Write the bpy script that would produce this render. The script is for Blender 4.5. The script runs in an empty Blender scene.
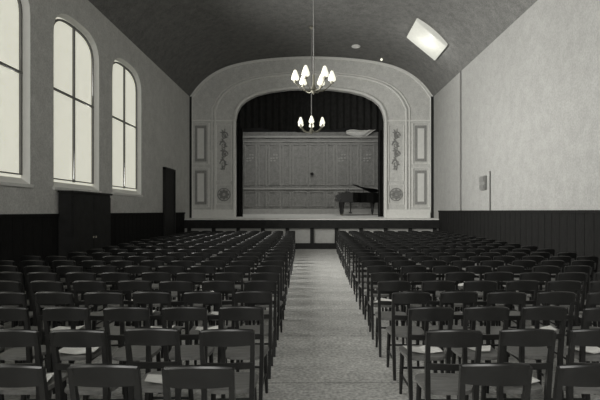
import bpy, math, random
from mathutils import Vector, Matrix
random.seed(7)
C = bpy.context.scene.collection
S = bpy.context.scene
PI = math.pi

# ------------------------------------------------------------------ camera
EYE = 1.75
cam_d = bpy.data.cameras.new('camera'); cam = bpy.data.objects.new('camera', cam_d); C.objects.link(cam)
cam.location = (0, 0, EYE); cam.rotation_euler = (PI/2, 0, 0)
cam_d.sensor_width = 36; cam_d.lens = 28.8
cam_d.shift_x = -10/600; cam_d.shift_y = 11/600
cam_d.clip_start = 0.05
S.camera = cam

# ------------------------------------------------------------------ world and light
w = bpy.data.worlds.new('world'); S.world = w; w.use_nodes = True
w.node_tree.nodes['Background'].inputs[0].default_value = (0.75, 0.8, 0.85, 1)
w.node_tree.nodes['Background'].inputs[1].default_value = 0.3
WARM = (1.0, 0.992, 0.95)
def area(name, loc, direction, sx, sy, power, spread=180, col=WARM):
    d = bpy.data.lights.new(name, 'AREA'); d.shape = 'RECTANGLE'; d.size = sx; d.size_y = sy
    d.energy = power; d.color = col; d.spread = math.radians(spread)
    o = bpy.data.objects.new(name, d); C.objects.link(o); o.location = loc
    o.rotation_euler = Vector(direction).to_track_quat('-Z', 'Y').to_euler()
    return o
XL, XR = -5.8, 5.95
YB, YP = -7.0, 23.2
WIN = [(10.86, 13.2), (14.09, 16.5), (7.55, 9.95), (4.25, 6.65), (0.95, 3.35), (-2.35, 0.05), (-5.65, -3.25)]
WP = [260, 380, 150, 70, 60, 60, 60]
for i, (a, b) in enumerate(WIN):
    area('daylight_%d' % (i+1), (XL-0.06, (a+b)/2, EYE+2.45), (1, 0.12, -0.04), 2.0, 3.3, WP[i], 115)
# unseen fill lamp added behind the camera to lift the left and end walls
area('rear_fill', (0, YB+0.35, 5.0), (0, 1, -0.12), 5.0, 4.0, 340, 140)
# unseen fill lamp added behind the valance to brighten the backdrop
area('stage_fill', (0, 24.6, 7.3), (0, 0.62, -1), 6.5, 0.3, 75, 150)
vs = S.view_settings
S.display_settings.display_device = 'sRGB'
vs.view_transform = 'Standard'; vs.look = 'None'; vs.exposure = 0.3; vs.gamma = 1.0; vs.use_curve_mapping = False

# ------------------------------------------------------------------ materials
def mat(name, col, rough=0.7, var=0.12, scale=6.0, spec=0.3, emit=0.0, bump=0.0, stretch=(1, 1, 1), metal=0.0, fine=0.0):
    m = bpy.data.materials.new(name); m.use_nodes = True
    nt = m.node_tree; N = nt.nodes; L = nt.links
    b = N['Principled BSDF']
    b.inputs['Roughness'].default_value = rough
    b.inputs['Specular IOR Level'].default_value = spec
    b.inputs['Metallic'].default_value = metal
    tc = N.new('ShaderNodeTexCoord'); mp = N.new('ShaderNodeMapping'); mp.inputs['Scale'].default_value = stretch
    no = N.new('ShaderNodeTexNoise'); no.inputs['Scale'].default_value = scale; no.inputs['Detail'].default_value = 6
    no.inputs['Roughness'].default_value = 0.65
    L.new(tc.outputs['Object'], mp.inputs[0]); L.new(mp.outputs[0], no.inputs[0])
    r = N.new('ShaderNodeValToRGB')
    r.color_ramp.elements[0].position = 0.3; r.color_ramp.elements[1].position = 0.7
    lo = tuple(max(0, c*(1-var)) for c in col) + (1,); hi = tuple(min(1, c*(1+var)) for c in col) + (1,)
    r.color_ramp.elements[0].color = lo; r.color_ramp.elements[1].color = hi
    L.new(no.outputs[0], r.inputs[0])
    out = r.outputs[0]
    if fine:
        n2 = N.new('ShaderNodeTexNoise'); n2.inputs['Scale'].default_value = 28; n2.inputs['Detail'].default_value = 3
        L.new(mp.outputs[0], n2.inputs[0])
        r2 = N.new('ShaderNodeValToRGB'); r2.color_ramp.elements[0].position = 0.35; r2.color_ramp.elements[1].position = 0.65
        r2.color_ramp.elements[0].color = (1-fine,)*3+(1,); r2.color_ramp.elements[1].color = (1, 1, 1, 1)
        mx = N.new('ShaderNodeMix'); mx.data_type = 'RGBA'; mx.blend_type = 'MULTIPLY'; mx.inputs[0].default_value = 1
        L.new(n2.outputs[0], r2.inputs[0]); L.new(out, mx.inputs[6]); L.new(r2.outputs[0], mx.inputs[7]); out = mx.outputs[2]
    L.new(out, b.inputs['Base Color'])
    if emit:
        L.new(out, b.inputs['Emission Color']); b.inputs['Emission Strength'].default_value = emit
    if bump:
        bp = N.new('ShaderNodeBump'); bp.inputs['Strength'].default_value = bump; bp.inputs['Distance'].default_value = 0.01
        L.new(no.outputs[0], bp.inputs['Height']); L.new(bp.outputs[0], b.inputs['Normal'])
    return m
def g(v): return (v, v*0.995, v*0.955)
M = dict(
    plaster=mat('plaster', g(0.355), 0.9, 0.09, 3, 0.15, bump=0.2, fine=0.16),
    plaster_brightened=mat('brightened_plaster', g(0.62), 0.9, 0.10, 3, 0.15, bump=0.2, fine=0.2),  # same plaster as the right wall, tone raised to stand in for light
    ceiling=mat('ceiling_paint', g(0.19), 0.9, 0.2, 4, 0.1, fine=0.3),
    end_wall=mat('painted_proscenium', g(0.66), 0.85, 0.10, 4, 0.2, fine=0.18),
    mould=mat('pale_moulding', g(0.75), 0.7, 0.06, 8),
    ornament=mat('grey_ornament', g(0.26), 0.8, 0.15, 10),
    panel_dark=mat('panel_field', g(0.33), 0.8, 0.12, 6, fine=0.18),
    dado=mat('dark_stained_panelling', g(0.013), 0.8, 0.3, 5, 0.1, stretch=(6, 6, 1)),
    dark=mat('dark_door', g(0.02), 0.6, 0.3, 5, 0.2),
    frame=mat('window_bars', g(0.17), 0.6, 0.1, 8),
    glass=mat('obscured_daylit_glass', (0.80, 0.79, 0.68), 0.5, 0.05, 5, 0.3, emit=0.52, fine=0.08),
    sky=mat('skylight_glass', (0.30, 0.30, 0.27), 0.5, 0.06, 7, 0.3, emit=1.2),
    reveal=mat('white_reveal', g(0.85), 0.8, 0.03, 6),
    wood=mat('dark_polished_wood', g(0.010), 0.33, 0.35, 9, 0.55, stretch=(1, 5, 1)),
    seat=mat('polished_seat_wood', g(0.16), 0.36, 0.35, 9, 0.6, stretch=(1, 5, 1)),  # paler than the chair wood: seat sheen put into the colour
    floor=mat('worn_floor', g(0.62), 0.75, 0.16, 5, 0.25, bump=0.3, fine=0.45),
    stagefloor=mat('stage_boards', g(0.8), 0.7, 0.12, 5, 0.3, stretch=(1, 8, 1)),
    fascia=mat('dark_stage_edge', g(0.018), 0.7, 0.3, 5, 0.2),
    riser=mat('pale_stage_front', g(0.42), 0.8, 0.08, 5, fine=0.1),
    curtain=mat('dark_velvet', g(0.022), 0.95, 0.3, 5, 0.1),
    backdrop=mat('painted_backdrop', g(0.29), 0.9, 0.2, 5, 0.1, fine=0.35),
    backline=mat('backdrop_moulding', g(0.38), 0.85, 0.1, 8, 0.1),
    piano=mat('black_lacquer', g(0.012), 0.35, 0.2, 5, 0.4),
    ivory=mat('ivory', g(0.6), 0.4, 0.05, 9),
    metal=mat('dull_brass', (0.22, 0.21, 0.17), 0.45, 0.15, 9, 0.5, metal=0.6),
    shade=mat('white_lit_glass', (0.90, 0.88, 0.74), 0.5, 0.04, 8, 0.3, emit=0.75),
    pale_sheet=mat('pale_sheet', g(0.7), 0.8, 0.12, 12),
    box=mat('grey_metal_box', g(0.2), 0.6, 0.2, 14),
    pipe=mat('grey_conduit', g(0.17), 0.6, 0.1, 8),
)
# floorboards: dark seams across the floor colour
def floor_seams(m, bw=0.16, bl=60):
    nt = m.node_tree; N = nt.nodes; L = nt.links; b = N['Principled BSDF']
    src = b.inputs['Base Color'].links[0].from_socket
    tc = N.new('ShaderNodeTexCoord'); br = N.new('ShaderNodeTexBrick')
    mp = N.new('ShaderNodeMapping'); mp.inputs['Location'].default_value = (1.45, 0.6, 0)
    br.inputs['Scale'].default_value = 1; br.inputs['Brick Width'].default_value = 3.1; br.inputs['Row Height'].default_value = 1.83
    br.inputs['Mortar Size'].default_value = 0.012; br.offset = 0.0
    br.inputs['Color1'].default_value = (1, 1, 1, 1); br.inputs['Color2'].default_value = (0.86, 0.86, 0.86, 1); br.inputs['Mortar'].default_value = (0.45, 0.45, 0.45, 1)
    L.new(tc.outputs['Object'], mp.inputs[0]); L.new(mp.outputs[0], br.inputs[0])
    mx = N.new('ShaderNodeMix'); mx.data_type = 'RGBA'; mx.blend_type = 'MULTIPLY'; mx.inputs[0].default_value = 0.8
    L.new(src, mx.inputs[6]); L.new(br.outputs[0], mx.inputs[7]); L.new(mx.outputs[2], b.inputs['Base Color'])
floor_seams(M['floor'])

# ------------------------------------------------------------------ mesh helpers
class MB:
    def __init__(s): s.v = []; s.f = []
    def add(s, vs_, fs):
        n = len(s.v); s.v += [tuple(p) for p in vs_]; s.f += [tuple(i+n for i in f) for f in fs]; return s
    def box(s, x0, x1, y0, y1, z0, z1):
        return s.add([(x0,y0,z0),(x1,y0,z0),(x1,y1,z0),(x0,y1,z0),(x0,y0,z1),(x1,y0,z1),(x1,y1,z1),(x0,y1,z1)],
            [(3,2,1,0),(4,5,6,7),(0,1,5,4),(1,2,6,5),(2,3,7,6),(3,0,4,7)])
    def tube(s, pts, r, n=8, closed=False, up=None):
        """round or square (n=4) sweep; r a number or a list"""
        pts = [Vector(p) for p in pts]; k = len(pts)
        rs = r if isinstance(r, (list, tuple)) else [r]*k
        rings = []
        ref = Vector(up) if up else None
        for i, p in enumerate(pts):
            if closed: t = pts[(i+1) % k]-pts[i-1]
            else: t = pts[min(i+1, k-1)]-pts[max(i-1, 0)]
            t.normalize()
            a = ref if ref else (Vector((0, 0, 1)) if abs(t.z) < 0.9 else Vector((0, 1, 0)))
            u = t.cross(a).normalized(); v = u.cross(t).normalized()
            off = PI/4 if n == 4 else 0
            rings.append([p+(u*math.cos(2*PI*j/n+off)+v*math.sin(2*PI*j/n+off))*rs[i] for j in range(n)])
        vs_ = [q for R_ in rings for q in R_]; fs = []
        for i in range(k if closed else k-1):
            a = i*n; b = ((i+1) % k)*n
            for j in range(n): fs.append((a+j, a+(j+1) % n, b+(j+1) % n, b+j))
        if not closed:
            fs.append(tuple(range(n-1, -1, -1))); fs.append(tuple((k-1)*n+j for j in range(n)))
        return s.add(vs_, fs)
    def lathe(s, prof, c=(0, 0, 0), n=14):
        """prof list of (r, z)"""
        k = len(prof); vs_ = []
        for r, z in prof:
            for j in range(n):
                a = 2*PI*j/n; vs_.append((c[0]+r*math.cos(a), c[1]+r*math.sin(a), c[2]+z))
        fs = []
        for i in range(k-1):
            for j in range(n): fs.append((i*n+j, i*n+(j+1) % n, (i+1)*n+(j+1) % n, (i+1)*n+j))
        if prof[0][0] > 0: fs.append(tuple(range(n-1, -1, -1)))
        if prof[-1][0] > 0: fs.append(tuple((k-1)*n+j for j in range(n)))
        return s.add(vs_, fs)
    def prism(s, outline, y0, y1):
        """outline (x,z) counter-clockwise, extruded in y"""
        n = len(outline)
        vs_ = [(x, y0, z) for x, z in outline]+[(x, y1, z) for x, z in outline]
        fs = [tuple(range(n)), tuple(range(2*n-1, n-1, -1))]
        for i in range(n): j = (i+1) % n; fs.append((j, i, n+i, n+j))
        return s.add(vs_, fs)
    def prism_z(s, outline, z0, z1):
        n = len(outline)
        vs_ = [(x, y, z0) for x, y in outline]+[(x, y, z1) for x, y in outline]
        fs = [tuple(range(n-1, -1, -1)), tuple(range(n, 2*n))]
        for i in range(n): j = (i+1) % n; fs.append((i, j, n+j, n+i))
        return s.add(vs_, fs)
    def build(s, name, m, parent=None, smooth=False, bevel=0, link=True):
        me = bpy.data.meshes.new(name); me.from_pydata(s.v, [], s.f); me.validate()
        import bmesh
        b = bmesh.new(); b.from_mesh(me); bmesh.ops.recalc_face_normals(b, faces=b.faces)
        if bevel:
            try: bmesh.ops.bevel(b, geom=[e for e in b.edges if e.calc_face_angle(0) > 0.7], offset=bevel, segments=2, affect='EDGES', clamp_overlap=True)
            except Exception: pass
        b.to_mesh(me); b.free()
        me.materials.append(m)
        if smooth:
            me.polygons.foreach_set('use_smooth', [True]*len(me.polygons))
            try: me.set_sharp_from_angle(angle=math.radians(40))
            except Exception: pass
        o = bpy.data.objects.new(name, me)
        if link: C.objects.link(o)
        if parent: o.parent = parent
        return o
def struct(o): o['kind'] = 'structure'; return o
def tag(o, label, cat, group=None):
    o['label'] = label; o['category'] = cat
    if group: o['group'] = group
    return o
def empty(name, loc, rz=0):
    o = bpy.data.objects.new(name, None); C.objects.link(o); o.location = loc; o.rotation_euler = (0, 0, rz); o.empty_display_size = 0.1
    return o
def interp(pl, s):
    """point at arc share s of a polyline"""
    L = [math.dist(pl[i], pl[i+1]) for i in range(len(pl)-1)]; T = sum(L)*s
    for i, l in enumerate(L):
        if T <= l and l > 0 or i == len(L)-1:
            t = T/l if l > 1e-9 else 0; return tuple(a+(b-a)*t for a, b in zip(pl[i], pl[i+1]))
        T -= l

# ------------------------------------------------------------------ room section
K = YP/480.0            # metres per unit of the end-wall drawing
XC = (XL+XR)/2
half = (XR-XL)/2
sec = [(0, 154.5), (30, 153.5), (60, 150.5), (84, 145), (100, 137), (112, 127)]
secm = [(u*K*half/(121.5*K), v*K+EYE) for u, v in sec]
EAVE = 114*K+EYE
right = [(XC+u, z) for u, z in secm]+[(XR, EAVE)]
left = [(XC-u, z) for u, z in reversed(secm[1:])]
vault = [(XL, EAVE)]+left+right          # from the window side over to the plain wall
def smooth_poly(pl, it=2):
    for _ in range(it):
        q = [pl[0]]
        for i in range(len(pl)-1):
            a, b = pl[i], pl[i+1]
            q += [(a[0]*.75+b[0]*.25, a[1]*.75+b[1]*.25), (a[0]*.25+b[0]*.75, a[1]*.25+b[1]*.75)]
        q.append(pl[-1]); pl = q
    return pl
vault = smooth_poly(vault, 2)
STH = 1.38          # height of the stage edge

# floor
struct(MB().box(XL-0.3, XR+0.3, YB-0.3, YP+6.6, -0.1, 0).build('floor', M['floor']))
# ceiling: vault with thickness
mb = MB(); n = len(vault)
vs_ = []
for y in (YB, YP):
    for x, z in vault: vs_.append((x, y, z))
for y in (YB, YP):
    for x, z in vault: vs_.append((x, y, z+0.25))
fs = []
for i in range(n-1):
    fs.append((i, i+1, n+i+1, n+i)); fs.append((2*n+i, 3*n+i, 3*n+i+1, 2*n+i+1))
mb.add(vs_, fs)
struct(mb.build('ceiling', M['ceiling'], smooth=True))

# right wall
struct(MB().box(XR, XR+0.3, YB, YP, 0, EAVE+0.2).build('wall_right', M['plaster']))
# rear wall behind the camera
struct(MB().box(XL-0.3, XR+0.3, YB-0.3, YB, 0, vault[n//2][1]+0.3).build('wall_back', M['plaster']))

# left wall with arched openings
SPR, APX, SILL = EYE+4.05, EYE+4.72, EYE+0.55
def arch_z(t, spr=SPR, apx=APX):      # t in -1..1
    return spr+(apx-spr)*max(0, 1-abs(t)**3.0)**0.43
DEP = 0.15; NA = 16
mb = MB()
ys = sorted(WIN)
edge = YB
def quadX(x, y0, y1, z0, z1, z0b=None, z1b=None):
    mb.add([(x, y0, z0), (x, y1, z0b if z0b is not None else z0), (x, y1, z1b if z1b is not None else z1), (x, y0, z1)], [(0, 1, 2, 3)])
TOP = EAVE+0.2
for a, b in ys:
    quadX(XL, edge, a, 0, TOP); quadX(XL, a, b, 0, SILL)
    for i in range(NA):
        t0 = -1+2*i/NA; t1 = -1+2*(i+1)/NA
        t0, t1 = math.sin(t0*PI/2), math.sin(t1*PI/2)
        y0 = (a+b)/2+t0*(b-a)/2; y1 = (a+b)/2+t1*(b-a)/2
        quadX(XL, y0, y1, arch_z(t0), TOP, arch_z(t1), TOP)
    edge = b
quadX(XL, edge, YP, 0, TOP)
mb.box(XL-0.5, XL-0.45, YB, YP, 0, TOP)
struct(mb.build('wall_left', M['plaster_brightened']))

def win_outline(a, b, inset, sill, spr=SPR, apx=APX):
    c = (a+b)/2; hw = (b-a)/2-inset
    pts = [(c-hw, sill), (c+hw, sill)]
    for i in range(NA+1):
        t = math.sin((1-2*i/NA)*PI/2)
        pts.append((c+t*hw, arch_z(t, spr, apx-inset)))
    return pts
def build_window(k, a, b):
    root = struct(empty('window_%d' % k, (XL, (a+b)/2, SILL)))
    def rel(p): return (p[0]-XL, p[1]-(a+b)/2, p[2]-SILL)
    o1 = win_outline(a, b, 0.0, SILL); o2 = win_outline(a, b, 0.07, EYE+0.68)
    m1 = MB(); n = len(o1)
    m1.add([rel((XL, y, z)) for y, z in o1]+[rel((XL-DEP, y, z)) for y, z in o2],
           [(i, (i+1) % n, n+(i+1) % n, n+i) for i in range(n)])
    m1.build('reveal', M['reveal'], root)
    # small projecting sill board
    m2 = MB().box(-0.02, 0.05, -(b-a)/2-0.05, (b-a)/2+0.05, -0.07, 0.0)
    m2.build('sill', M['mould'], root, bevel=0.008)
    # glass
    m3 = MB(); m3.add([rel((XL-DEP, y, z)) for y, z in o2], [tuple(range(n))])
    m3.build('pane', M['glass'], root)
    # bars
    m4 = MB(); xg = XL-DEP+0.03
    o3 = win_outline(a, b, 0.13, EYE+0.75)
    m4.tube([rel((xg, y, z)) for y, z in o3], 0.032, 4, closed=True, up=(1, 0, 0))
    c = (a+b)/2; hw = (b-a)/2-0.1
    m4.tube([rel((xg, c, EYE+0.72)), rel((xg, c, arch_z(0, SPR, APX-0.1)))], 0.036, 4)
    for z in (EYE+2.83,):
        m4.tube([rel((xg, c-hw, z)), rel((xg, c+hw, z))], 0.034, 4)
    m4.build('window_frame', M['frame'], root)
for k, (a, b) in enumerate(WIN): build_window(k+1, a, b)

# dark boarded dados on both walls
def dado(name, x0, x1, y0, y1, top, side):
    m = MB(); m.box(x0, x1, y0, y1, 0, top)
    m.box(min(x0, x1)-(0.03 if side > 0 else 0), max(x0, x1)+(0.03 if side < 0 else 0), y0, y1, top-0.07, top)
    y = y0+0.2
    while y < y1:
        xx = x0 if side > 0 else x1
        m.box(xx-0.008, xx+0.008, y, y+0.03, 0.15, top-0.07); y += 0.35
    return struct(m.build(name, M['dado']))
YA = 22.1
dado('trim_1', XL, XL+0.03, YB, YA, EYE-0.06, -1)
dado('trim_2', XR-0.03, XR, YB, YA, EYE+0.02, 1)

# ------------------------------------------------------------------ end wall with the stage opening
inner = [(75, -14), (75, 91), (73.5, 99), (70, 106), (64, 111.5), (54, 116.5), (40, 120), (20, 122.5), (0, 123)]
inner = [(u*K, v*K+EYE) for u, v in inner]
inner[0] = (75*K, 0.0)
def resamp(pl, m): return [interp(pl, i/(m-1)) for i in range(m)]
NR = 40
def halfpaths(side):
    """inner and outer half outlines with corresponding points (jamb, then arch)"""
    ij = resamp([inner[0], inner[1]], 14); ia = resamp(inner[1:], NR)
    hw = (XR-XC)
    vr = [(x-XC, z) for x, z in vault if x >= XC-1e-6]     # centre to eave
    vr = sorted(vr, key=lambda p: -p[0])
    oj = resamp([(hw, 0.0), (hw, EAVE)], 14); oa = resamp([(hw, EAVE)]+vr, NR)
    i_ = [(side*x, z) for x, z in ij+ia[1:]]; o_ = [(XC+side*x, z) for x, z in oj+oa[1:]]
    return i_, o_
iR, oR = halfpaths(1); iL, oL = halfpaths(-1)
inn = iL+iR[::-1][1:]; out_ = oL+oR[::-1][1:]
m = MB(); n = len(inn); T = 0.45
m.add([(x, YP, z) for x, z in inn]+[(x, YP, z) for x, z in out_]+[(x, YP+T, z) for x, z in inn]+[(x, YP+T, z+0.1) for x, z in out_],
      [(i, i+1, n+i+1, n+i) for i in range(n-1)]+[(i, 2*n+i, 2*n+i+1, i+1) for i in range(n-1)]+[(2*n+i, 3*n+i, 3*n+i+1, 2*n+i+1) for i in range(n-1)])
struct(m.build('wall_front', M['end_wall']))
def between(t):
    return [(a[0]+(b[0]-a[0])*t, a[1]+(b[1]-a[1])*t) for a, b in zip(inn, out_)]
def moulding(name, t, r, material, zmin=STH):
    pts = [(x, YP-r*0.5, z) for x, z in between(t) if z > zmin]
    return struct(MB().tube(pts, r, 6, up=(0, 1, 0)).build(name, material, smooth=True))
moulding('trim_3', 0.015, 0.07, M['mould'])
moulding('trim_4', 0.44, 0.05, M['mould'])
moulding('trim_5', 0.51, 0.035, M['mould'])
moulding('trim_6', 0.955, 0.05, M['mould'])
# thin pale cornice where the vault meets the end wall
pts = [(x, YP-0.04, z-0.03) for x, z in vault]
struct(MB().tube(pts, 0.04, 6, up=(0, 1, 0)).build('trim_7', M['mould'], smooth=True))
# dark corner posts
struct(MB().box(XR-0.12, XR, YP-0.12, YP, STH, EAVE).build('trim_8', M['dark']))
struct(MB().box(XL, XL+0.10, YP-0.10, YP, STH, EAVE).build('trim_9', M['dark']))

def U(u): return u*K
def V(v): return v*K+EYE
def panel(name, u0, u1, v0, v1, field=True, w_=0.045):
    root = struct(empty(name, (U((u0+u1)/2), YP, V(v0))))
    hw = U(abs(u1-u0))/2; h = U(v1-v0)
    mm = MB()
    mm.tube([(-hw, -0.02, 0), (hw, -0.02, 0), (hw, -0.02, h), (-hw, -0.02, h)], w_, 4, closed=True, up=(0, 1, 0))
    mm.build('moulding', M['mould'], root)
    if field:
        MB().box(-hw+0.12, hw-0.12, -0.015, 0.0, 0.12, h-0.12).build('field', M['panel_dark'], root)
        MB().box(-hw+0.24, hw-0.24, -0.03, -0.016, 0.26, h-0.26).build('raised_field', M['mould'], root)
    return root
tn = [10]
def tname(): s = 'trim_%d' % tn[0]; tn[0] += 1; return s
for s in (1, -1):
    # outer pair of panels
    a, b = (102.5, 119)
    if s < 0: a, b = -117.5, -101
    panel(tname(), a, b, 4, 43)
    panel(tname(), a, b, 47, 88)
    # jamb panels: tall one with scrollwork, square one with the rosette
    a, b = (78.5, 93.5)
    if s < 0: a, b = -93.5, -78.5
    panel(tname(), a, b, 30, 86, field=False, w_=0.03)
    panel(tname(), a, b, 7, 26, field=False, w_=0.03)
    cx = (a+b)/2
    # impost line
    a, b = (76, 120) if s > 0 else (-118, -76)
    struct(MB().box(U(a), U(b), YP-0.05, YP-0.001, V(89.5), V(91)).build(tname(), M['mould']))
    struct(MB().box(U(a), U(b), YP-0.07, YP-0.001, V(-7), V(1.5)).build(tname(), M['mould']))
    # rosette
    side = 'plain wall' if s > 0 else 'window'
    r = empty('rosette', (U(cx), YP-0.005, V(16.5)))
    struct(r)
    mm = MB()
    mm.tube([(0.30*math.cos(t*PI/12), -0.015, 0.30*math.sin(t*PI/12)) for t in range(24)], 0.022, 6, closed=True, up=(0, 1, 0))
    mm.build('ring', M['ornament'], r)
    mm = MB()
    for k in range(8):
        t = k*PI/4; c_, s_ = math.cos(t), math.sin(t)
        prof = [(0.05, 0), (0.12, 0.06), (0.2, 0.07), (0.27, 0), (0.2, -0.07), (0.12, -0.06)]
        mm.prism([(p*c_-q*s_, p*s_+q*c_) for p, q in prof], -0.03, 0.0)
    mm.lathe([(0.07, 0), (0.07, 0.01)], n=12)
    mm.build('petals', M['ornament'], r)
    # scrollwork ornament: S scrolls and leaves up the jamb panel
    r = struct(empty('scroll_ornament', (U(cx), YP-0.005, V(43))))
    mm = MB()
    for j in range(4):
        z0 = j*0.45; sg = 1 if j % 2 else -1
        pts = []
        for i in range(22):
            t = i/21*PI*2.6; rr = 0.21*(1-i/26)
            pts.append((sg*(0.03+rr*math.cos(t)*0.8), -0.015, z0+0.2+rr*math.sin(t)))
        mm.tube(pts, [0.03*(1-i/40) for i in range(22)], 6, up=(0, 1, 0))
    mm.tube([(0.05*math.sin(i*0.9), -0.015, -0.1+i*0.125) for i in range(17)], 0.02, 6, up=(0, 1, 0))
    mm.build('scroll', M['ornament'], r)
    mm = MB()
    for j in range(9):
        z0 = -0.05+j*0.22; sg = 1 if j % 2 else -1
        for q in (-0.5, 0.4):
            c_, s_ = math.cos(q+0.5), math.sin(q+0.5)
            prof = [(0, 0), (0.09, -0.045), (0.2, 0), (0.09, 0.045)]
            o_ = [(sg*(p*c_-w2*s_), z0+p*s_+w2*c_) for p, w2 in prof]
            mm.prism(o_, -0.03, 0)
    mm.build('leaves', M['ornament'], r)

# ------------------------------------------------------------------ stage
stage = struct(empty('stage', (0, YA, 0)))
def sp(o): o.parent = stage; return o
SB = 28.6
def stz(y): return STH+(y-YA)*0.2/6.0
m = MB()   # raked floor
m.add([(XL, 0, STH-0.12), (XR, 0, STH-0.12), (XR, SB-YA, STH+0.1), (XL, SB-YA, STH+0.1), (XL, 0, STH), (XR, 0, STH), (XR, SB-YA, stz(SB)), (XL, SB-YA, stz(SB))],
      [(3, 2, 1, 0), (4, 5, 6, 7), (0, 1, 5, 4), (1, 2, 6, 5), (2, 3, 7, 6), (3, 0, 4, 7)])
m.build('stage_floor', M['stagefloor'], stage)
MB().box(XL, XR, -0.06, 0.0, STH-0.04, STH+0.01).build('nosing', M['stagefloor'], stage)
MB().box(XL, XR, -0.16, -0.0, STH-0.42, STH-0.04).build('fascia', M['fascia'], stage, bevel=0.01)
MB().box(XL, XR, 0.02, 0.10, 0.0, STH-0.12).build('riser', M['riser'], stage)
MB().box(XL, XR, -0.05, 0.02, 0.0, 0.27).build('plinth', M['fascia'], stage)
x = -0.02
posts = [0.09+1.13*i for i in range(-5, 6)]
for x in posts:
    MB().box(x-0.085, x+0.085, -0.06, 0.02, 0.27, STH-0.42).build('post', M['fascia'], stage)

# stage house
struct(MB().box(-5.4, -5.2, YP+T, 29.0, stz(YP), 9.4).build('wall_stage_left', M['dark']))
struct(MB().box(5.2, 5.4, YP+T, 29.0, stz(YP), 9.4).build('wall_stage_right', M['dark']))
struct(MB().box(-5.4, 5.4, 28.8, 29.0, stz(SB)-0.3, 9.4).build('wall_stage_back', M['dark']))
struct(MB().box(-5.4, 5.4, YP+T, 29.0, 9.3, 9.4).build('ceiling_stage', M['dark']))

# painted backdrop: canvas room set with panels
BY = 28.0; kb = BY/480
bd = tag(empty('backdrop', (0, BY, stz(BY))), 'pale painted panelled scenery backdrop standing at the back of the stage', 'backdrop')
def bu(u): return u*kb
def bv(v): return v*kb+EYE-stz(BY)
m = MB(); top = bv(79)
# canvas with slightly wavy surface
nx = 60; vs_ = []; 
for i in range(nx+1):
    x = bu(-68+137*i/nx); yy = 0.015*math.sin(i*0.7)
    vs_ += [(x, yy, 0), (x, yy, top), (x, yy+0.03, 0), (x, yy+0.03, top)]
fs = []
for i in range(nx):
    a = 4*i; b = a+4
    fs += [(a, b, b+1, a+1), (a+2, a+3, b+3, b+2), (a+1, b+1, b+3, a+3), (a, a+2, b+2, b)]
fs += [(0, 1, 3, 2), (4*nx, 4*nx+2, 4*nx+3, 4*nx+1)]
m.add(vs_, fs); m.build('canvas', M['backdrop'], bd)
m = MB()
def rect(mm, u0, u1, v0, v1, r=0.028):
    mm.tube([(bu(u0), -0.03, bv(v0)), (bu(u1), -0.03, bv(v0)), (bu(u1), -0.03, bv(v1)), (bu(u0), -0.03, bv(v1))], r, 4, closed=True, up=(0, 1, 0))
cols = [(-65, -54), (-51, -44), (-41, -30), (-27, -20), (-17, -3), (0, 14), (17, 24), (27, 38), (41, 48), (51, 64)]
for a, b in cols:
    rect(m, a, b, 26, 66); rect(m, a, b, 5, 19)
m.build('panel_moulding', M['backline'], bd)
m = MB()
m.box(bu(-68), bu(69), -0.07, -0.02, bv(21.5), bv(23)); m.box(bu(-68), bu(69), -0.1, -0.02, bv(73), bv(75)); m.box(bu(-68), bu(69), -0.06, -0.02, bv(69), bv(70))
m.box(bu(-68), bu(69), -0.05, -0.02, 0, bv(2))
m.build('cornice', M['backline'], bd)
MB().lathe([(0.0, -0.09), (0.09, -0.05), (0.09, 0.05), (0.0, 0.09)], (bu(2), -0.09, bv(37)), 10).build('knob', M['dark'], bd, smooth=True)
# floral sprays painted over the panels, built as shallow relief
m = MB()
for u in (-60, -36, 32, 57):
    for j in range(7):
        a = j*0.9; x = bu(u)+0.16*math.cos(a*1.7); z = bv(53)+0.2*math.sin(a*2.3)
        m.prism([(x+0.07*math.cos(q*PI/3), z+0.05*math.sin(q*PI/3)) for q in range(6)], -0.035, -0.02)
m.build('flower_spray', M['backline'], bd)
# pale cloth swag looped along the top, toward the plain-wall side
m = MB(); nu, nv = 30, 8; vs_ = []
for i in range(nu+1):
    t = i/nu; x = bu(36+32*t)
    zt = bv(80)+0.05*math.sin(t*9); drop = 0.14+0.34*math.sin(t*PI*0.92+0.2)*(1-0.3*t)
    for j in range(nv+1):
        q = j/nv; vs_.append((x, -0.14-0.06*math.sin(q*9+t*5), zt-drop*q+0.25*t*t))
fs = [(i*(nv+1)+j, (i+1)*(nv+1)+j, (i+1)*(nv+1)+j+1, i*(nv+1)+j+1) for i in range(nu) for j in range(nv)]
m.add(vs_, fs); m.build('cloth_swag', M['mould'], bd, smooth=True)

# curtains and valance
def drape(name, x0, x1, z0f, z1, y, folds, amp, label, cat, group=None, thick=0.02):
    n_ = max(24, folds*10); rows = 6; vs_ = []; 
    for i in range(n_+1):
        t = i/n_; x = x0+(x1-x0)*t
        for j in range(rows+1):
            q = j/rows; z = z1+(z0f(t)-z1)*q
            vs_.append((x, y+amp*math.sin(t*folds*2*PI)*(0.5+0.5*q), z))
    R_ = rows+1; off = len(vs_)
    vs_ += [(a, b+thick, c) for a, b, c in vs_]
    fs = []
    for i in range(n_):
        for j in range(rows):
            a = i*R_+j; fs.append((a, a+R_, a+R_+1, a+1)); fs.append((off+a, off+a+1, off+a+R_+1, off+a+R_))
        fs.append((i*R_+rows, (i+1)*R_+rows, off+(i+1)*R_+rows, off+i*R_+rows))
        fs.append((i*R_, off+i*R_, off+(i+1)*R_, (i+1)*R_))
    fs.append(tuple(range(rows+1))+tuple(range(off+rows, off-1, -1)))
    a = n_*R_; fs.append(tuple(range(a+rows, a-1, -1))+tuple(range(off+a, off+a+rows+1)))
    m = MB().add(vs_, fs)
    xm = (x0+x1)/2
    o = m.build(name, M['curtain'], smooth=True)
    return tag(o, label, cat, group)
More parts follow.
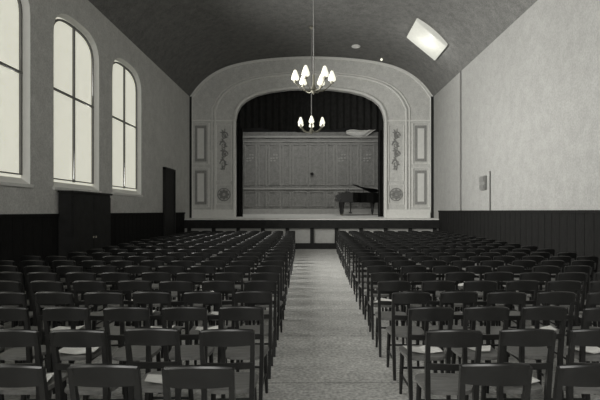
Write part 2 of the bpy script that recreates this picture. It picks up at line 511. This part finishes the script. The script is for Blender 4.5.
drape('stage_curtain', -4.3, -3.40, lambda t: stz(24.3)+0.01, 8.2, 24.3, 7, 0.07, 'dark stage curtain gathered at the window side of the stage opening', 'curtain', 'side curtains of the stage')
drape('stage_curtain', 3.45, 4.35, lambda t: stz(24.3)+0.01, 8.2, 24.3, 7, 0.07, 'dark stage curtain gathered at the piano side of the stage opening', 'curtain', 'side curtains of the stage')
drape('stage_valance', -4.4, 4.4, lambda t: 5.80+0.10*math.sin(t*11)+0.04*math.sin(t*37), 9.295, 24.0, 26, 0.06, 'dark valance hanging across the top of the stage opening', 'valance')

# ------------------------------------------------------------------ grand piano
def build_piano():
    py = 26.2; fl = stz(py)
    r = tag(empty('grand_piano', (2.70, py, fl)), 'black grand piano standing on the stage near its far curtain', 'piano')
    L0, L1 = -1.02, 1.05
    # case outline seen from above: keyboard end at -x, tail at +x, straight spine toward the audience
    out = [(L0, -0.72), (0.75, -0.72), (0.98, -0.62), (L1, -0.40), (0.98, -0.15), (0.72, 0.02), (0.35, 0.12), (0.05, 0.3), (-0.15, 0.55), (-0.4, 0.7), (L0, 0.72)]
    r.scale = (1.06, 1.08, 1.24)
    out = [(x, -y) for x, y in out][::-1]
    MB().prism_z(out, 0.56, 0.99).build('case', M['piano'], r, bevel=0.01)
    # lid hinged on the far spine and propped a little open toward the hall
    lid = [(x*1.01, y*1.02) for x, y in out if x > -1.0]
    lm = MB().prism_z([(x, y-0.735) for x, y in lid], 0.0, 0.025)
    ld = lm.build('lid', M['piano'], r); ld.location = (0, 0.735, 0.995); ld.rotation_euler = (-0.22, 0, 0)
    MB().tube([(0.2, 0.05, 0.97), (0.2, 0.0, 1.15)], 0.012, 6).build('lid_prop', M['piano'], r)
    MB().add([(-0.72, -0.6, 1.0), (-0.72, 0.6, 1.0), (-0.55, 0.6, 1.0), (-0.55, -0.6, 1.0), (-0.62, -0.5, 1.14), (-0.62, 0.5, 1.14), (-0.58, 0.5, 1.14), (-0.58, -0.5, 1.14)],
             [(0, 1, 5, 4), (1, 2, 6, 5), (2, 3, 7, 6), (3, 0, 4, 7), (4, 5, 6, 7), (3, 2, 1, 0)]).build('music_desk', M['piano'], r)
    kb_ = MB().box(-1.20, -1.02, -0.70, 0.70, 0.62, 0.74).build('keyslip', M['piano'], r, bevel=0.01)
    MB().box(-1.17, -1.02, -0.60, 0.60, 0.741, 0.765).build('keyboard', M['ivory'], r)
    for y0 in (-0.72, 0.64):
        MB().box(-1.2, -1.02, y0, y0+0.08, 0.74, 0.9).build('key_block', M['piano'], r, bevel=0.01)
    for x, y in ((-0.92, -0.58), (-0.92, 0.58), (0.72, 0.45)):
        lg = MB().lathe([(0.05, 0.06), (0.05, 0.1), (0.075, 0.2), (0.06, 0.26), (0.095, 0.45), (0.11, 0.55), (0.11, 0.62)], (x, y, 0), 12).build('leg', M['piano'], r, smooth=True)
        MB().lathe([(0.0, 0.0), (0.045, 0.0), (0.045, 0.05), (0.0, 0.06)], (x, y, 0), 10).build('castor', M['metal'], lg, smooth=True)
    ly = MB(); ly.tube([(-0.45, -0.1, 0.62), (-0.45, -0.14, 0.4), (-0.47, -0.08, 0.14)], 0.02, 6); ly.tube([(-0.45, 0.1, 0.62), (-0.45, 0.14, 0.4), (-0.47, 0.08, 0.14)], 0.02, 6)
    ly.box(-0.55, -0.40, -0.16, 0.16, 0.08, 0.14); ly.build('pedal_lyre', M['piano'], r)
    for y in (-0.06, 0.0, 0.06):
        MB().box(-0.66, -0.54, y-0.015, y+0.015, 0.09, 0.105).build('pedal', M['metal'], r)
build_piano()

# ------------------------------------------------------------------ chandeliers
def chandelier(y, x, rot, zc, label):
    ztop = vault[len(vault)//2][1]-0.0
    r = tag(empty('chandelier', (x, y, zc-0.45)), label, 'chandelier', 'six-light chandeliers on long rods')
    H = ztop-(zc-0.45)
    MB().tube([(0, 0, 0.05), (0, 0, H)], 0.018, 8).build('rod', M['pipe'], r)
    MB().lathe([(0.12, H-0.05), (0.12, H-0.01), (0.03, H-0.13)][::-1], n=14).build('ceiling_rose', M['metal'], r, smooth=True)
    MB().lathe([(0.0, -0.08), (0.03, -0.05), (0.06, 0.0), (0.1, 0.05), (0.06, 0.12), (0.03, 0.2), (0.03, 0.45), (0.0, 0.47)], n=14).build('hub', M['metal'], r, smooth=True)
    R_ = 0.50
    for k in range(6):
        a = rot+k*PI/3; c, s = math.cos(a), math.sin(a)
        pts = []
        for i in range(15):
            t = i/14; rr = 0.05+(R_-0.05)*t
            z = 0.04-0.05*math.sin(t*PI)+0.20*t*t
            pts.append((c*rr, s*rr, z))
        arm = MB().tube(pts, 0.014, 6).build('arm', M['metal'], r, smooth=True)
        MB().lathe([(0.0, 0.22), (0.045, 0.23), (0.05, 0.26), (0.02, 0.27), (0.02, 0.32)], (c*R_, s*R_, 0), 10).build('cup', M['metal'], arm, smooth=True)
        MB().lathe([(0.085, 0.305), (0.108, 0.335), (0.095, 0.40), (0.075, 0.46), (0.05, 0.53), (0.028, 0.575), (0.0, 0.58)], (c*R_, s*R_, 0), 14).build('lamp_shade', M['shade'], r, smooth=True)
chandelier(13.0, 0.10, 0.09, EYE+3.68, 'larger-looking brass chandelier with six white shades, nearest the camera')
chandelier(19.4, 0.06, PI/6, EYE+3.62, 'smaller-looking chandelier with white shades hanging just before the stage')

# skylight in the vault, right of centre: shallow glazed lantern
def on_vault(u_m):
    for i in range(len(vault)-1):
        a, b = vault[i], vault[i+1]
        if a[0] <= u_m <= b[0]:
            t = (u_m-a[0])/(b[0]-a[0]); return a[1]+(b[1]-a[1])*t
xa, xb = 81*K, 108.5*K
za, zb = on_vault(xa), on_vault(xb)
xm = (xa+xb)/2; ym = 18.75
sk = struct(empty('window_8', (xm, ym, (za+zb)/2)))
cor = []
for x, z in ((xa, za), (xb, zb)):
    yo = 0.55*(x-xm)
    for yy_ in (-0.86, 0.86): cor.append((x-xm, yo+yy_, z-(za+zb)/2))
lo = [(x-0.05, y, z-0.10) for x, y, z in cor]; hi = [(x+0.05, y, z+0.12) for x, y, z in cor]
m = MB().add(lo+hi, [(0, 1, 3, 2), (4, 6, 7, 5), (0, 2, 6, 4), (1, 5, 7, 3), (0, 4, 5, 1), (2, 3, 7, 6)])
m.build('pane', M['sky'], sk, bevel=0.02)
ld_ = bpy.data.lights.new('skylight_halo_fill', 'POINT'); ld_.energy = 22; ld_.shadow_soft_size = 0.05; ld_.color = WARM  # added point lamp below the pane, makes the halo on the ceiling
lo_ = bpy.data.objects.new('skylight_halo_fill', ld_); C.objects.link(lo_); lo_.location = (xm-0.2, ym, (za+zb)/2-0.62)
# small round ceiling vent and hanging fitting
vx, vy = 2.05, 21.4; vz = on_vault(vx)
v = tag(empty('ceiling_vent', (vx, vy, vz-0.03)), 'small round pierced vent on the dark ceiling beside the near chandelier rod', 'vent')
MB().tube([(0.17*math.cos(i*PI/8), 0.17*math.sin(i*PI/8), 0) for i in range(16)], 0.03, 6, closed=True).build('rim', M['mould'], v)
m = MB()
for i in range(-2, 3): m.box(-0.15, 0.15, i*0.06-0.012, i*0.06+0.012, -0.02, 0.02)
m.build('grille', M['mould'], v)
px_, py_ = 71.5*22.0/480, 22.0; pz_ = EYE+151.5*22.0/480
pd = tag(empty('pendant_lamp', (px_, py_, pz_)), 'tiny white lamp on a short cord in front of the arch top', 'lamp')
MB().tube([(0, 0, 0.05), (0, 0, on_vault(px_)-pz_)], 0.012, 6).build('cord', M['pipe'], pd)
MB().lathe([(0.0, -0.07), (0.05, -0.04), (0.06, 0.0), (0.03, 0.05), (0.0, 0.07)], n=10).build('bulb', M['shade'], pd, smooth=True)

# ------------------------------------------------------------------ things on the walls
# tall cupboard below the nearer visible window
r = tag(empty('tall_cupboard', (XL+0.03, 12.05, 0)), 'tall dark cupboard against the wall below the larger arched window', 'cupboard')
MB().box(0, 0.32, -1.05, 1.05, 0, EYE+0.42).build('body', M['dark'], r, bevel=0.01)
MB().box(-0.0, 0.37, -1.1, 1.1, EYE+0.42, EYE+0.47).build('top', M['dark'], r, bevel=0.01)
for s in (-1, 1):
    dd = MB().box(0.32, 0.345, min(s*0.01, s*1.02), max(s*0.01, s*1.02), 0.12, EYE+0.36).build('door', M['dark'], r, bevel=0.006)
    MB().lathe([(0.0, -0.03), (0.02, -0.02), (0.02, 0.02), (0.0, 0.03)], (0.37, s*0.07, 1.1), 8).build('knob', M['metal'], dd, smooth=True)
# doorway at the stage end of the window wall
d1 = struct(empty('door_1', (XL, 19.62, 0)))
MB().box(0.0, 0.07, -0.66, 0.66, 0.0, EYE+1.66).build('door_leaf', M['dark'], d1)
m = MB(); m.box(0.0, 0.11, -0.72, -0.62, 0, EYE+1.72); m.box(0.0, 0.11, 0.62, 0.72, 0, EYE+1.72); m.box(0.0, 0.11, -0.72, 0.72, EYE+1.64, EYE+1.74)
m.build('door_frame', M['dark'], d1)
# conduits and box on the plain wall
ya = XR*480/151.3; yb = XR*480/180.7; yc = XR*480/174.5
tag(MB().tube([(XR-0.03, ya, EYE), (XR-0.03, ya, EAVE)], 0.03, 8).build('wall_pipe', M['pipe'], smooth=True), 'thin grey pipe running the full height of the pale wall', 'pipe')
tag(MB().tube([(XR-0.03, yb, EYE), (XR-0.03, yb, EYE+40*yb/480)], 0.022, 8).build('wall_conduit', M['pipe'], smooth=True), 'short grey conduit beside the small box on the pale wall', 'conduit')
bx = tag(empty('wall_box', (XR, yc, EYE+21*yc/480)), 'small grey box fixed on the pale wall beside a short conduit', 'box')
MB().box(-0.09, 0.0, -0.24, 0.24, 0.0, 14*yc/480).build('housing', M['box'], bx, bevel=0.01)
MB().box(-0.11, -0.09, -0.2, 0.2, 0.05, 5*yc/480).build('lower_cover', M['pipe'], bx)
MB().box(-0.11, -0.09, -0.2, 0.2, 8*yc/480, 13*yc/480).build('upper_cover', M['pipe'], bx)

# ------------------------------------------------------------------ chairs
def chair_parts():
    P = []
    st = MB()
    o = []
    for i in range(24):
        a = i/24*2*PI; c, s = math.cos(a), math.sin(a)
        e = 0.5
        x = math.copysign(abs(c)**e, c); y = math.copysign(abs(s)**e, s)
        wd = 0.195+0.015*y; o.append((x*wd, y*0.20+0.01))
    st.prism_z(o, 0.425, 0.455)
    P.append(('seat', st, 'seat', 0.006))
    for sx in (-1, 1):
        l = MB().tube([(sx*0.17, 0.17, 0), (sx*0.165, 0.165, 0.2), (sx*0.155, 0.16, 0.425)], [0.014, 0.02, 0.021], 8); P.append(('leg', l, 'wood', 0))
        l = MB().tube([(sx*0.165, -0.25, 0), (sx*0.165, -0.22, 0.2), (sx*0.17, -0.205, 0.44), (sx*0.175, -0.225, 0.66), (sx*0.18, -0.272, 0.90)], [0.020, 0.024, 0.026, 0.024, 0.020], 4, up=(0, 1, 0)); P.append(('leg', l, 'wood', 0))
    def rail(z0, z1, yb_, bow, t, crest=0):
        m = MB(); n_ = 12; vs_ = []
        for i in range(n_+1):
            u = -1+2*i/n_; x = u*0.178; y = yb_-bow*(1-u*u); zt = z1+crest*(1-u*u)
            vs_ += [(x, y-t/2, z0), (x, y+t/2, z0), (x, y+t/2-0.01, zt), (x, y-t/2-0.01, zt)]
        fs = [(4*i+j, 4*i+(j+1) % 4, 4*i+4+(j+1) % 4, 4*i+4+j) for i in range(n_) for j in range(4)]
        fs += [(0, 1, 2, 3), (4*n_+3, 4*n_+2, 4*n_+1, 4*n_)]
        return m.add(vs_, fs)
    tr = rail(0.80, 0.895, -0.258, 0.03, 0.022, 0.015)
    tr.tube([(u*0.18, -0.264-0.03*(1-u*u), 0.897+0.015*(1-u*u)) for u in [-1+i/5 for i in range(11)]], 0.015, 8)
    P.append(('top_rail', tr, 'wood', 0))
    P.append(('back_slat', rail(0.625, 0.672, -0.228, 0.02, 0.018), 'wood', 0))
    P.append(('stretcher', MB().tube([(-0.16, 0.166, 0.25), (0.16, 0.166, 0.25)], 0.011, 6), 'wood', 0))
    for sx in (-1, 1):
        P.append(('stretcher', MB().tube([(sx*0.166, 0.165, 0.19), (sx*0.166, -0.215, 0.19)], 0.011, 6), 'wood', 0))
    return P
first = empty('hall_chair', (0, 0, 0))
kids = [p[1].build(p[0], M[p[2]], first, bevel=p[3], smooth=(p[0] in ('leg', 'stretcher', 'top_rail', 'back_slat'))) for p in chair_parts()]
# the same chair as one mesh, for rows too far off to show parts
allm = MB(); idx = []
for nm, mb_, mt, bv_ in chair_parts():
    allm.add(mb_.v, mb_.f); idx += [1 if mt == 'seat' else 0]*len(mb_.f)
me = bpy.data.meshes.new('hall_chair_far'); me.from_pydata(allm.v, [], allm.f); me.materials.append(M['wood']); me.materials.append(M['seat'])
me.polygons.foreach_set('material_index', idx); me.update()

ORD = ['', 'first', 'second', 'third', 'fourth', 'fifth', 'sixth', 'seventh', 'eighth', 'ninth', 'tenth', 'eleventh', 'twelfth', 'thirteenth', 'fourteenth']
ROWP, PITCH, NC = 0.78, 0.505, 10
rows = []
yy = 2.62
while yy < 20.5: rows.append(yy); yy += ROWP if yy < 9 else 0.868
far = MB(); far_idx = []; FAR_ROWS = 4
used = False; count = 0; seats = {}
def lerp(a, b, t): return a+(b-a)*max(0, min(1, t))
for ri, y in enumerate(rows):
    e = (y-6.5)/14
    inL = lerp(-0.40, -0.60, e); inR = lerp(0.83, 1.12, e)
    for side in (-1, 1):
        for k in range(NC):
            x = (inL-0.2-k*PITCH) if side < 0 else (inR+0.2+k*PITCH)
            if x < XL+0.62 or x > XR-0.42: continue
            lim = 0.648*(y+0.3)+0.25 if side < 0 else 0.606*(y+0.3)+0.25
            if abs(x) > lim: continue
            jx, jy, jr = random.uniform(-0.015, 0.015), random.uniform(-0.03, 0.03), random.uniform(-0.05, 0.05)
            blk = 'window-side block' if side < 0 else 'plain-wall block'
            nr = len(rows)
            if ri >= nr-FAR_ROWS:      # the farthest rows, a few pixels each: one object
                far.add([(vx_+x+jx, vy_+y+0.26+jy, vz_) for vx_, vy_, vz_ in allm.v], allm.f); far_idx += idx
                continue
            if ri < nr//2: rw = '%s row from the camera' % ORD[ri+1]
            else: rw = '%s row from the stage' % ORD[nr-ri]
            label = 'dark wooden chair, %s, %s, %s from the centre aisle' % (blk, rw, ORD[k+1])
            grp = 'hall chairs in the %s' % blk
            if y < 11.3:
                if not used: c = first; used = True
                else:
                    c = first.copy(); C.objects.link(c)
                    for ch in kids:
                        q = ch.copy(); q.parent = c; C.objects.link(q)
            else:
                c = bpy.data.objects.new('hall_chair', me); C.objects.link(c)
            c.location = (x+jx, y+0.26+jy, 0); c.rotation_euler = (0, 0, jr)
            tag(c, label, 'chair', grp); count += 1; seats[(ri, side, k)] = (c, label)
fo = far.build('hall_chair_rows', M['wood']); fo.data.materials.append(M['seat'])
if len(far_idx) == len(fo.data.polygons): fo.data.polygons.foreach_set('material_index', far_idx)
fo['kind'] = 'stuff'; tag(fo, 'dark wooden chairs of the farthest rows, packed together before the stage', 'chairs')

# thin pale folded sheets set on some seats to make pale patches
def pale_sheet(ri, side, k, dx, dy, rz, sc=1.0):
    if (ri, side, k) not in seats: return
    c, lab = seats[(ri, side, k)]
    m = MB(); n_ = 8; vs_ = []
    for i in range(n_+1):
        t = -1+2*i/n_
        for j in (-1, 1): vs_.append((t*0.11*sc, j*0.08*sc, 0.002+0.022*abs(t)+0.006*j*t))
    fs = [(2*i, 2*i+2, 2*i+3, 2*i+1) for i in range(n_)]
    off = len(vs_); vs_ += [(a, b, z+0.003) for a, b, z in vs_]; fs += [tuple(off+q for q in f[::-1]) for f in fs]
    o = m.add(vs_, fs).build('seat_sheet', M['pale_sheet'])
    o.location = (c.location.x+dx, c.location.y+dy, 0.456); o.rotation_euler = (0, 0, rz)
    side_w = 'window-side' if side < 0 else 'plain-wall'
    o.name = 'seat_sheet'
    tag(o, 'pale folded sheet on the %s block chair, %s row from camera, %s from aisle' % (side_w, ORD[ri+1], ORD[k+1]), 'leaflet', 'pale sheets on the chair seats')
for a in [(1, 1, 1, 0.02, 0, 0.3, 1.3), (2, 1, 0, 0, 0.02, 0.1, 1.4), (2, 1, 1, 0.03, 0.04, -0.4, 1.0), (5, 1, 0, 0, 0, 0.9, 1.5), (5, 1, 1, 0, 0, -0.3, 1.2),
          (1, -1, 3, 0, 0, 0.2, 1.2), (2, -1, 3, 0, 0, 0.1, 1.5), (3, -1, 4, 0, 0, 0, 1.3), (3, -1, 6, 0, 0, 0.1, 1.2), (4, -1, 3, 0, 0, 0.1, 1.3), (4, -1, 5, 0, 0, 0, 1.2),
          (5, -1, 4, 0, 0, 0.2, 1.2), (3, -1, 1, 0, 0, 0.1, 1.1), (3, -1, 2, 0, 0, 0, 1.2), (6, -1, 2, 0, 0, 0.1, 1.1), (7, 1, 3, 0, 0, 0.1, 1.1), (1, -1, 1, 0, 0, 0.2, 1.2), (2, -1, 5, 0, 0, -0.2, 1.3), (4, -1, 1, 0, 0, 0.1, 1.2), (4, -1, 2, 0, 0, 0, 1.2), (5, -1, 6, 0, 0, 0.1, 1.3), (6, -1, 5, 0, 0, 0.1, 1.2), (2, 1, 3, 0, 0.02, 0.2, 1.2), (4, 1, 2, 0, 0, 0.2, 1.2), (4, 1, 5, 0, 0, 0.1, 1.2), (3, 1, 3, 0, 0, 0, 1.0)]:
    pale_sheet(*a)
